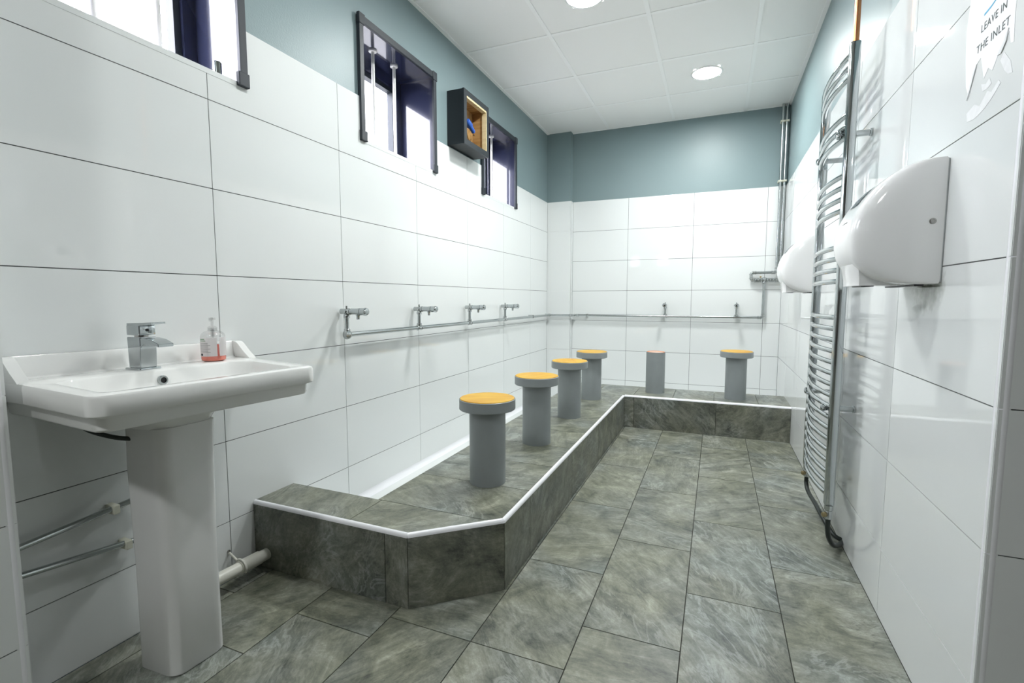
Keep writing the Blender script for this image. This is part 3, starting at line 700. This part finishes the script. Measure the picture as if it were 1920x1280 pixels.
# plan corners, counter-clockwise: back right ... front
RIM = [(.002, .058), (.002, -.600), (.125, -.600), (.455, -.625), (.487, -.045), (.085, .050)]
RR = [.004, .004, .02, .035, .03, .02]
BOWL = [(.150, -.075), (.150, -.520), (.185, -.560), (.425, -.585), (.443, -.088), (.185, -.032)]
BR = [.04, .05, .03, .05, .05, .03]
def scale_poly(poly, s, c): return [(c[0]+(x-c[0])*s, c[1]+(y-c[1])*s) for x, y in poly]
sink = thing('washbasin', 'white ceramic washbasin with angled corners on a pedestal', 'washbasin', (.3, -.33, 0))
bc = (.30, -.315)
UND = [(.10, -.235), (.10, -.425), (.14, -.435), (.315, -.425), (.325, -.240), (.14, -.23)]
bm = BM(); secs = []
def sec(poly, dz, flat=None): secs.append([bm.verts.new((x, y, (sz(y) if flat is None else flat)+dz)) for x, y in poly])
for sc_, dz_ in ((.20, -.1185), (.50, -.117), (.70, -.112), (.82, -.101), (.89, -.083), (.935, -.058), (.965, -.030), (.985, -.010), (.996, -.0025), (1.012, 0)):
    sec(rounded(scale_poly(BOWL, sc_, (.30, -.31)), [b_*(.6+.8*(1-sc_))+.02*(1-sc_) for b_ in BR]), dz_*.64)
sec(rounded(inset(RIM, .008), RR), 0); sec(rounded(inset(RIM, .0025), RR), -.0025); sec(rounded(RIM, RR), -.008)
sec(rounded(RIM, RR), -.046); sec(rounded(inset(RIM, .003), RR), -.050); sec(rounded(inset(RIM, .013), RR), -.0515); sec(rounded(inset(RIM, .0155), RR), -.055)
sec(rounded(inset(RIM, .0165), RR), -.080); sec(rounded(inset(RIM, .020), RR), -.085); sec(rounded(inset(RIM, .035), RR), -.0855)
sec(rounded(scale_poly(UND, 1.25, (.21, -.33)), .06), -.086); sec(rounded(UND, .06), -.112); sec(rounded(scale_poly(UND, .9, (.19, -.32)), .06), -.140)
skin(bm, secs)
bs_ = obj('basin', bm, M_CERAMIC, sink, smooth=True)
bm = BM()                                      # raised back with sloping wings
ub = [(.002, .056), (.002, -.598)]
def wing(y0, y1):
    pr = [(.002, SZ-.004), (.105, SZ-.002), (.098, SZ+.004), (.075, SZ+.022), (.050, SZ+.046), (.040, SZ+.054), (.028, SZ+.057), (.002, SZ+.057)]
    skin(bm, [[bm.verts.new((x, y, z-.0133*(y+.3))) for x, z in pr] for y in (y0, y1)])
wing(.030, .056); wing(-.598, -.572)
skin(bm, [[bm.verts.new((x, y, z-.0133*(y+.3))) for x, z in ((.002, SZ-.004), (.045, SZ-.002), (.030, SZ+.004), (.024, SZ+.020), (.022, SZ+.051), (.018, SZ+.057), (.002, SZ+.057))] for y in (.040, -.582)])
obj('splashback', bm, M_CERAMIC, sink, smooth=True)
bm = BM(); c = Vector((.1590, -.302, .806)); lathe(bm, c, (1, 0, .05), [(.0075, .001), (.0085, .006), (.0125, .006), (.0140, .003), (.0140, -.004)], n=24, cap=False); obj('overflow_ring', bm, M_CHROME, bs_, smooth=True)
bm = BM(); lathe(bm, c, (1, 0, .05), [(.009, 0), (.009, .0012)], n=20); obj('overflow_hole', bm, M_BLACK, bs_)
bm = BM(); lathe(bm, (.30, -.31, SZ-.0765), (0, 0, 1), [(.022, 0), (.022, .003), (.017, .0045)], n=24); obj('drain', bm, M_CHROME, bs_, smooth=True)
PED = [(.165, -.247), (.165, -.412), (.300, -.405), (.309, -.255)]
bm = BM(); secs = []
def psec(poly, z): secs.append([bm.verts.new((x, y, z)) for x, y in rounded(poly, [.01, .01, .035, .035], 6)])
psec(inset(PED, .004), .0); psec(PED, .006); psec(inset(PED, .001), .30); psec(inset(PED, -.002), .58); psec([(x+(.006 if x > .1 else 0), y+(.004 if y > -.3 else -.004)) for x, y in PED], .698)
psec(inset(PED, .006), .702)
skin(bm, secs); obj('pedestal', bm, M_PED, sink, smooth=True)

fc = thing('basin_tap', 'square chrome mixer tap on the washbasin', 'tap', (.10, -.315, SZ))
fx, fy, fz = .094, -.313, SZ
obj('base_plate', box(BM(), (fx-.034, fy-.030, fz-.001), (fx+.034, fy+.030, fz+.007), .003), M_CHROME, fc, smooth=True)
bm = BM(); secs = []
for z, x0, x1, hy in ((.006, -.026, .026, .0225), (.070, -.028, .030, .0225), (.095, -.029, .031, .0225)):
    secs.append([bm.verts.new((fx+x, fy+y, fz+z)) for x, y in ((x0, -hy), (x1, -hy), (x1, hy), (x0, hy))])
skin(bm, secs); bmesh.ops.bevel(bm, geom=bm.edges[:], offset=.0015, segments=2, affect='EDGES'); obj('body', bm, M_CHROME, fc, smooth=True)
bm = BM(); secs = []
for x, z0, z1 in ((.020, .060, .094), (.045, .074, .0935), (.080, .074, .089), (.108, .069, .0785)):
    secs.append([bm.verts.new((fx+x, fy+y, fz+z)) for y, z in ((-.0215, z0), (.0215, z0), (.0215, z1), (-.0215, z1))])
skin(bm, secs); bmesh.ops.bevel(bm, geom=bm.edges[:], offset=.0015, segments=2, affect='EDGES'); obj('spout', bm, M_CHROME, fc, smooth=True)
bm = BM(); cyl(bm, (fx, fy, fz+.094), (fx, fy, fz+.102), .017, n=20); obj('cartridge', bm, M_STEEL, fc, smooth=True)
obj('head', box(BM(), (fx-.029, fy-.0225, fz+.100), (fx+.028, fy+.0225, fz+.128), .002), M_CHROME, fc, smooth=True)
bm = BM(); secs = []
for x, z0, z1, hy in ((-.027, .1275, .1345, .0215), (.025, .1275, .1360, .0215), (.080, .1335, .1385, .0190)):
    secs.append([bm.verts.new((fx+x, fy+y, fz+z)) for y, z in ((-hy, z0), (hy, z0), (hy, z1), (-hy, z1))])
skin(bm, secs); obj('lever', bm, M_CHROME, fc)
bm = BM(); cyl(bm, (fx+.0275, fy, fz+.115), (fx+.0292, fy, fz+.115), .0045, n=14); obj('indicator', bm, M_BLACK, fc)

# soap bottle
bx0, by0 = .082, -.087; bz0 = sz(by0)+.0005; rb = .0365
sp = thing('soap_bottle', 'clear pump bottle with a little pink soap and white label', 'soap bottle', (bx0, by0, bz0))
bm = BM(); lathe(bm, (bx0, by0, bz0), (0, 0, 1), [(.030, 0), (.0355, .003), (rb, .008), (rb, .082), (.034, .090), (.026, .098), (.013, .102), (.012, .110)], n=40); obj('bottle_body', bm, M_CLEAR, sp, smooth=True)
bm = BM(); lathe(bm, (bx0, by0, bz0+.001), (0, 0, 1), [(.029, 0), (.0345, .003), (.0354, .008), (.0354, .0175)], n=40); obj('soap', bm, M_SOAP, sp, smooth=True, label='pink liquid soap')
def patch(a0, a1, z0, z1, rr, mat, name, n=10, label=None, parent=None):
    bm = BM(); A = [a0+(a1-a0)*i/n for i in range(n+1)]
    lo = [bm.verts.new((bx0+rr*math.cos(a), by0+rr*math.sin(a), bz0+z0)) for a in A]; hi = [bm.verts.new((bx0+rr*math.cos(a), by0+rr*math.sin(a), bz0+z1)) for a in A]
    for i in range(n): bm.faces.new((lo[i], lo[i+1], hi[i+1], hi[i]))
    bmesh.ops.solidify(bm, geom=bm.faces[:], thickness=.0003)
    return obj(name, bm, mat, parent or sp, smooth=True, label=label)
va = math.atan2(-1.2-by0, 1.632-bx0)            # direction from the bottle towards the room
lb_ = patch(va-1.75, va+.30, .018, .080, rb+.0006, M_LABEL, 'label', 24); patch(va+.50, va+1.6, .018, .080, rb+.0006, M_LABEL, 'label', 14)
patch(va+.31, va+.49, .012, .058, rb-.0010, M_SOAP, 'soap_streak', 4, 'streak of pink soap')
patch(va-1.25, va-.72, .073, .0755, rb+.001, M_LGREEN, 'label_print', 6, parent=lb_); patch(va-1.25, va-.62, .068, .0700, rb+.001, M_LGREEN, 'label_print', 6, parent=lb_)
for k in range(9): patch(va-1.25, va-.35+(.12 if k % 3 == 0 else -.08), .0310+.0038*k, .0321+.0038*k, rb+.001, M_LTXT, 'label_print', 8, parent=lb_)
patch(va-1.20, va-.93, .020, .0275, rb+.001, M_INK, 'label_print', 4, parent=lb_)
bm = BM(); lathe(bm, (bx0, by0, bz0+.100), (0, 0, 1), [(.0145, 0), (.0145, .012), (.010, .016), (.0045, .018), (.0045, .036), (.010, .038), (.010, .044)], n=20); obj('pump_collar', bm, M_CLEAR, sp, smooth=True)
bm = BM(); tube(bm, [(bx0, by0, bz0+.141), (bx0+.012, by0-.012, bz0+.141), (bx0+.024, by0-.024, bz0+.137)], .0045, n=10); obj('pump_nozzle', bm, M_CLEAR, sp, smooth=True)
bm = BM(); cyl(bm, (bx0, by0, bz0+.020), (bx0, by0, bz0+.105), .0028, n=10); cyl(bm, (bx0, by0, bz0+.082), (bx0, by0, bz0+.104), .006, n=12); obj('dip_tube', bm, M_CLEAR, sp, smooth=True)

# pipes below the basin
def supply(name, pts, clip_p, label):
    t = thing(name, label, 'pipe', pts[0], 'chrome supply pipes below the basin')
    bm = BM(); tube(bm, pts, .0085, n=12); obj('pipe', bm, M_PIPE, t, smooth=True)
    c = Vector(clip_p); obj('pipe_clip', box(BM(), (.0, c.y-.009, c.z-.016), (c.x+.012, c.y+.009, c.z+.011), .003), M_CLIP, t)
    bm = BM(); lathe(bm, pts[0], (Vector(pts[1])-Vector(pts[0])), [(.014, 0), (.014, .006), (.010, .012)], n=14); obj('flange', bm, M_VALVE, t, smooth=True)
supply('basin_supply_pipe', [(.028, BY, .410), (.028, -.34, .435), (.028, -.29, .444)], (.030, -.378, .431), 'upper chrome supply pipe on the wall beneath the basin')
supply('basin_supply_pipe', [(.028, BY, .345), (.028, -.30, .308)], (.030, -.352, .312), 'lower chrome supply pipe on the wall beneath the basin')
bm = BM(); tube(bm, smooth_path([(.10, -.49, .735), (.12, -.475, .70), (.16, -.44, .675), (.19, -.41, .665), (.22, -.38, .66)]), .006, n=10)
tag(obj('flexible_hose', bm, M_HOSE, smooth=True), 'thin black hose curving behind the pedestal under the basin', 'hose')
dp = thing('waste_pipe', 'white plastic waste pipe running along the floor into the platform', 'pipe', (.06, -.05, .06))
bm = BM(); cyl(bm, (.062, -.30, .074), (.062, PY0+.003, .060), .0215, n=24); obj('pipe', bm, M_WPVC, dp, smooth=True)
bm = BM(); cyl(bm, (.062, -.02, .0655), (.062, .065, .062), .0245, n=24); obj('coupling', bm, M_WPVC, dp, smooth=True)
bm = BM()
sw = [(.062+.028*math.cos(t), -.012, .0655+.028*math.sin(t)) for t in [-.6+2.9*i/10 for i in range(11)]] + [(.012, -.012, .104), (.001, -.012, .108)]
tube(bm, sw, .0042, n=8); obj('pipe_clip', bm, M_WPVC, dp, smooth=True)
bm = BM(); lathe(bm, (.001, -.012, .112), (1, 0, 0), [(.006, 0), (.006, .004), (.002, .005)], n=12); obj('clip_screw', bm, M_STEEL, dp, smooth=True)

# ------------------------------------------------------------------ torn notice on the right wall
def wall_poly(bm, pts, x0=W-.0006, x1=W-.0001):
    a = [bm.verts.new((x0, y, z)) for y, z in pts]; b = [bm.verts.new((x1, y, z)) for y, z in pts]; skin(bm, [a, b])
nt = thing('torn_notice', 'torn white paper notice with handwriting stuck high on the right wall', 'notice', (W, .22, 1.55))
bm = BM(); wall_poly(bm, [(.322, 1.86), (.321, 1.73), (.331, 1.667), (.324, 1.60), (.312, 1.535), (.292, 1.505), (.283, 1.540), (.268, 1.566), (.247, 1.573), (.236, 1.545), (.226, 1.520), (.209, 1.536), (.190, 1.523), (.172, 1.545), (.150, 1.560), (.132, 1.575), (.124, 1.548), (.112, 1.545), (.116, 1.60), (.112, 1.66), (.114, 1.86)])
obj('sheet', bm, M_PAPER, nt)
for pts in ([(.298, 1.470), (.262, 1.478), (.236, 1.466), (.205, 1.487), (.188, 1.478), (.160, 1.492), (.150, 1.483), (.185, 1.463), (.215, 1.452), (.255, 1.445), (.292, 1.449)],
            [(.236, 1.512), (.214, 1.505), (.200, 1.512), (.190, 1.497), (.206, 1.492), (.228, 1.494)], [(.160, 1.53), (.146, 1.541), (.118, 1.512), (.108, 1.486), (.124, 1.489), (.140, 1.503)]):
    bm = BM(); wall_poly(bm, pts); obj('paper_scrap', bm, M_PAPERG, nt)
for pts in ([(.300, 1.50), (.290, 1.53), (.276, 1.556), (.262, 1.566), (.270, 1.552), (.282, 1.528)], [(.172, 1.545), (.150, 1.562), (.134, 1.582), (.140, 1.560), (.158, 1.543)]): 
    bm = BM(); wall_poly(bm, pts, W-.0022, W-.0006); obj('curled_tear', bm, M_PAPERG, nt)
dg = bpy.context.evaluated_depsgraph_get()
def text(body, y0, y1, z, h, mat, name):
    cu = D.curves.new(name, 'FONT'); cu.body = body; cu.size = 1; cu.extrude = .004; cu.resolution_u = 3; cu.space_character = 1.08; cu.offset = -.008
    ob = D.objects.new(name, cu); COL.objects.link(ob); bpy.context.view_layer.update()
    me = D.meshes.new_from_object(ob.evaluated_get(bpy.context.evaluated_depsgraph_get())); D.objects.remove(ob); D.curves.remove(cu)
    xs_ = [v.co.x for v in me.vertices]; ys_ = [v.co.y for v in me.vertices]; sx = (y0-y1)/(max(xs_)-min(xs_)); sy = h/(max(ys_)-min(ys_)); mx_ = min(xs_); mn = min(ys_)
    bm = BM(); bm.from_mesh(me); D.meshes.remove(me)
    for v in bm.verts: v.co = Vector((W-.0009-(.0003 if v.co.z > 0 else 0), y0-(v.co.x-mx_)*sx, z+(v.co.y-mn)*sy))
    return obj(name, bm, mat, nt)
text('LEAVE IN', .254, .150, 1.6285, .0165, M_INK, 'lettering'); text('THE INLET', .270, .133, 1.5895, .0165, M_INK, 'lettering')
bm = BM(); wall_poly(bm, [(.246, 1.661), (.215, 1.664), (.185, 1.671), (.185, 1.674), (.215, 1.668), (.246, 1.665)], W-.0012, W-.0007); obj('blue_line', bm, M_INKB, nt)
bm = BM(); lathe(bm, (W-.0007, .222, 1.689), (-1, 0, 0), [(.007, 0), (.007, .0005)], n=14); obj('red_dot', bm, M_INKR, nt)
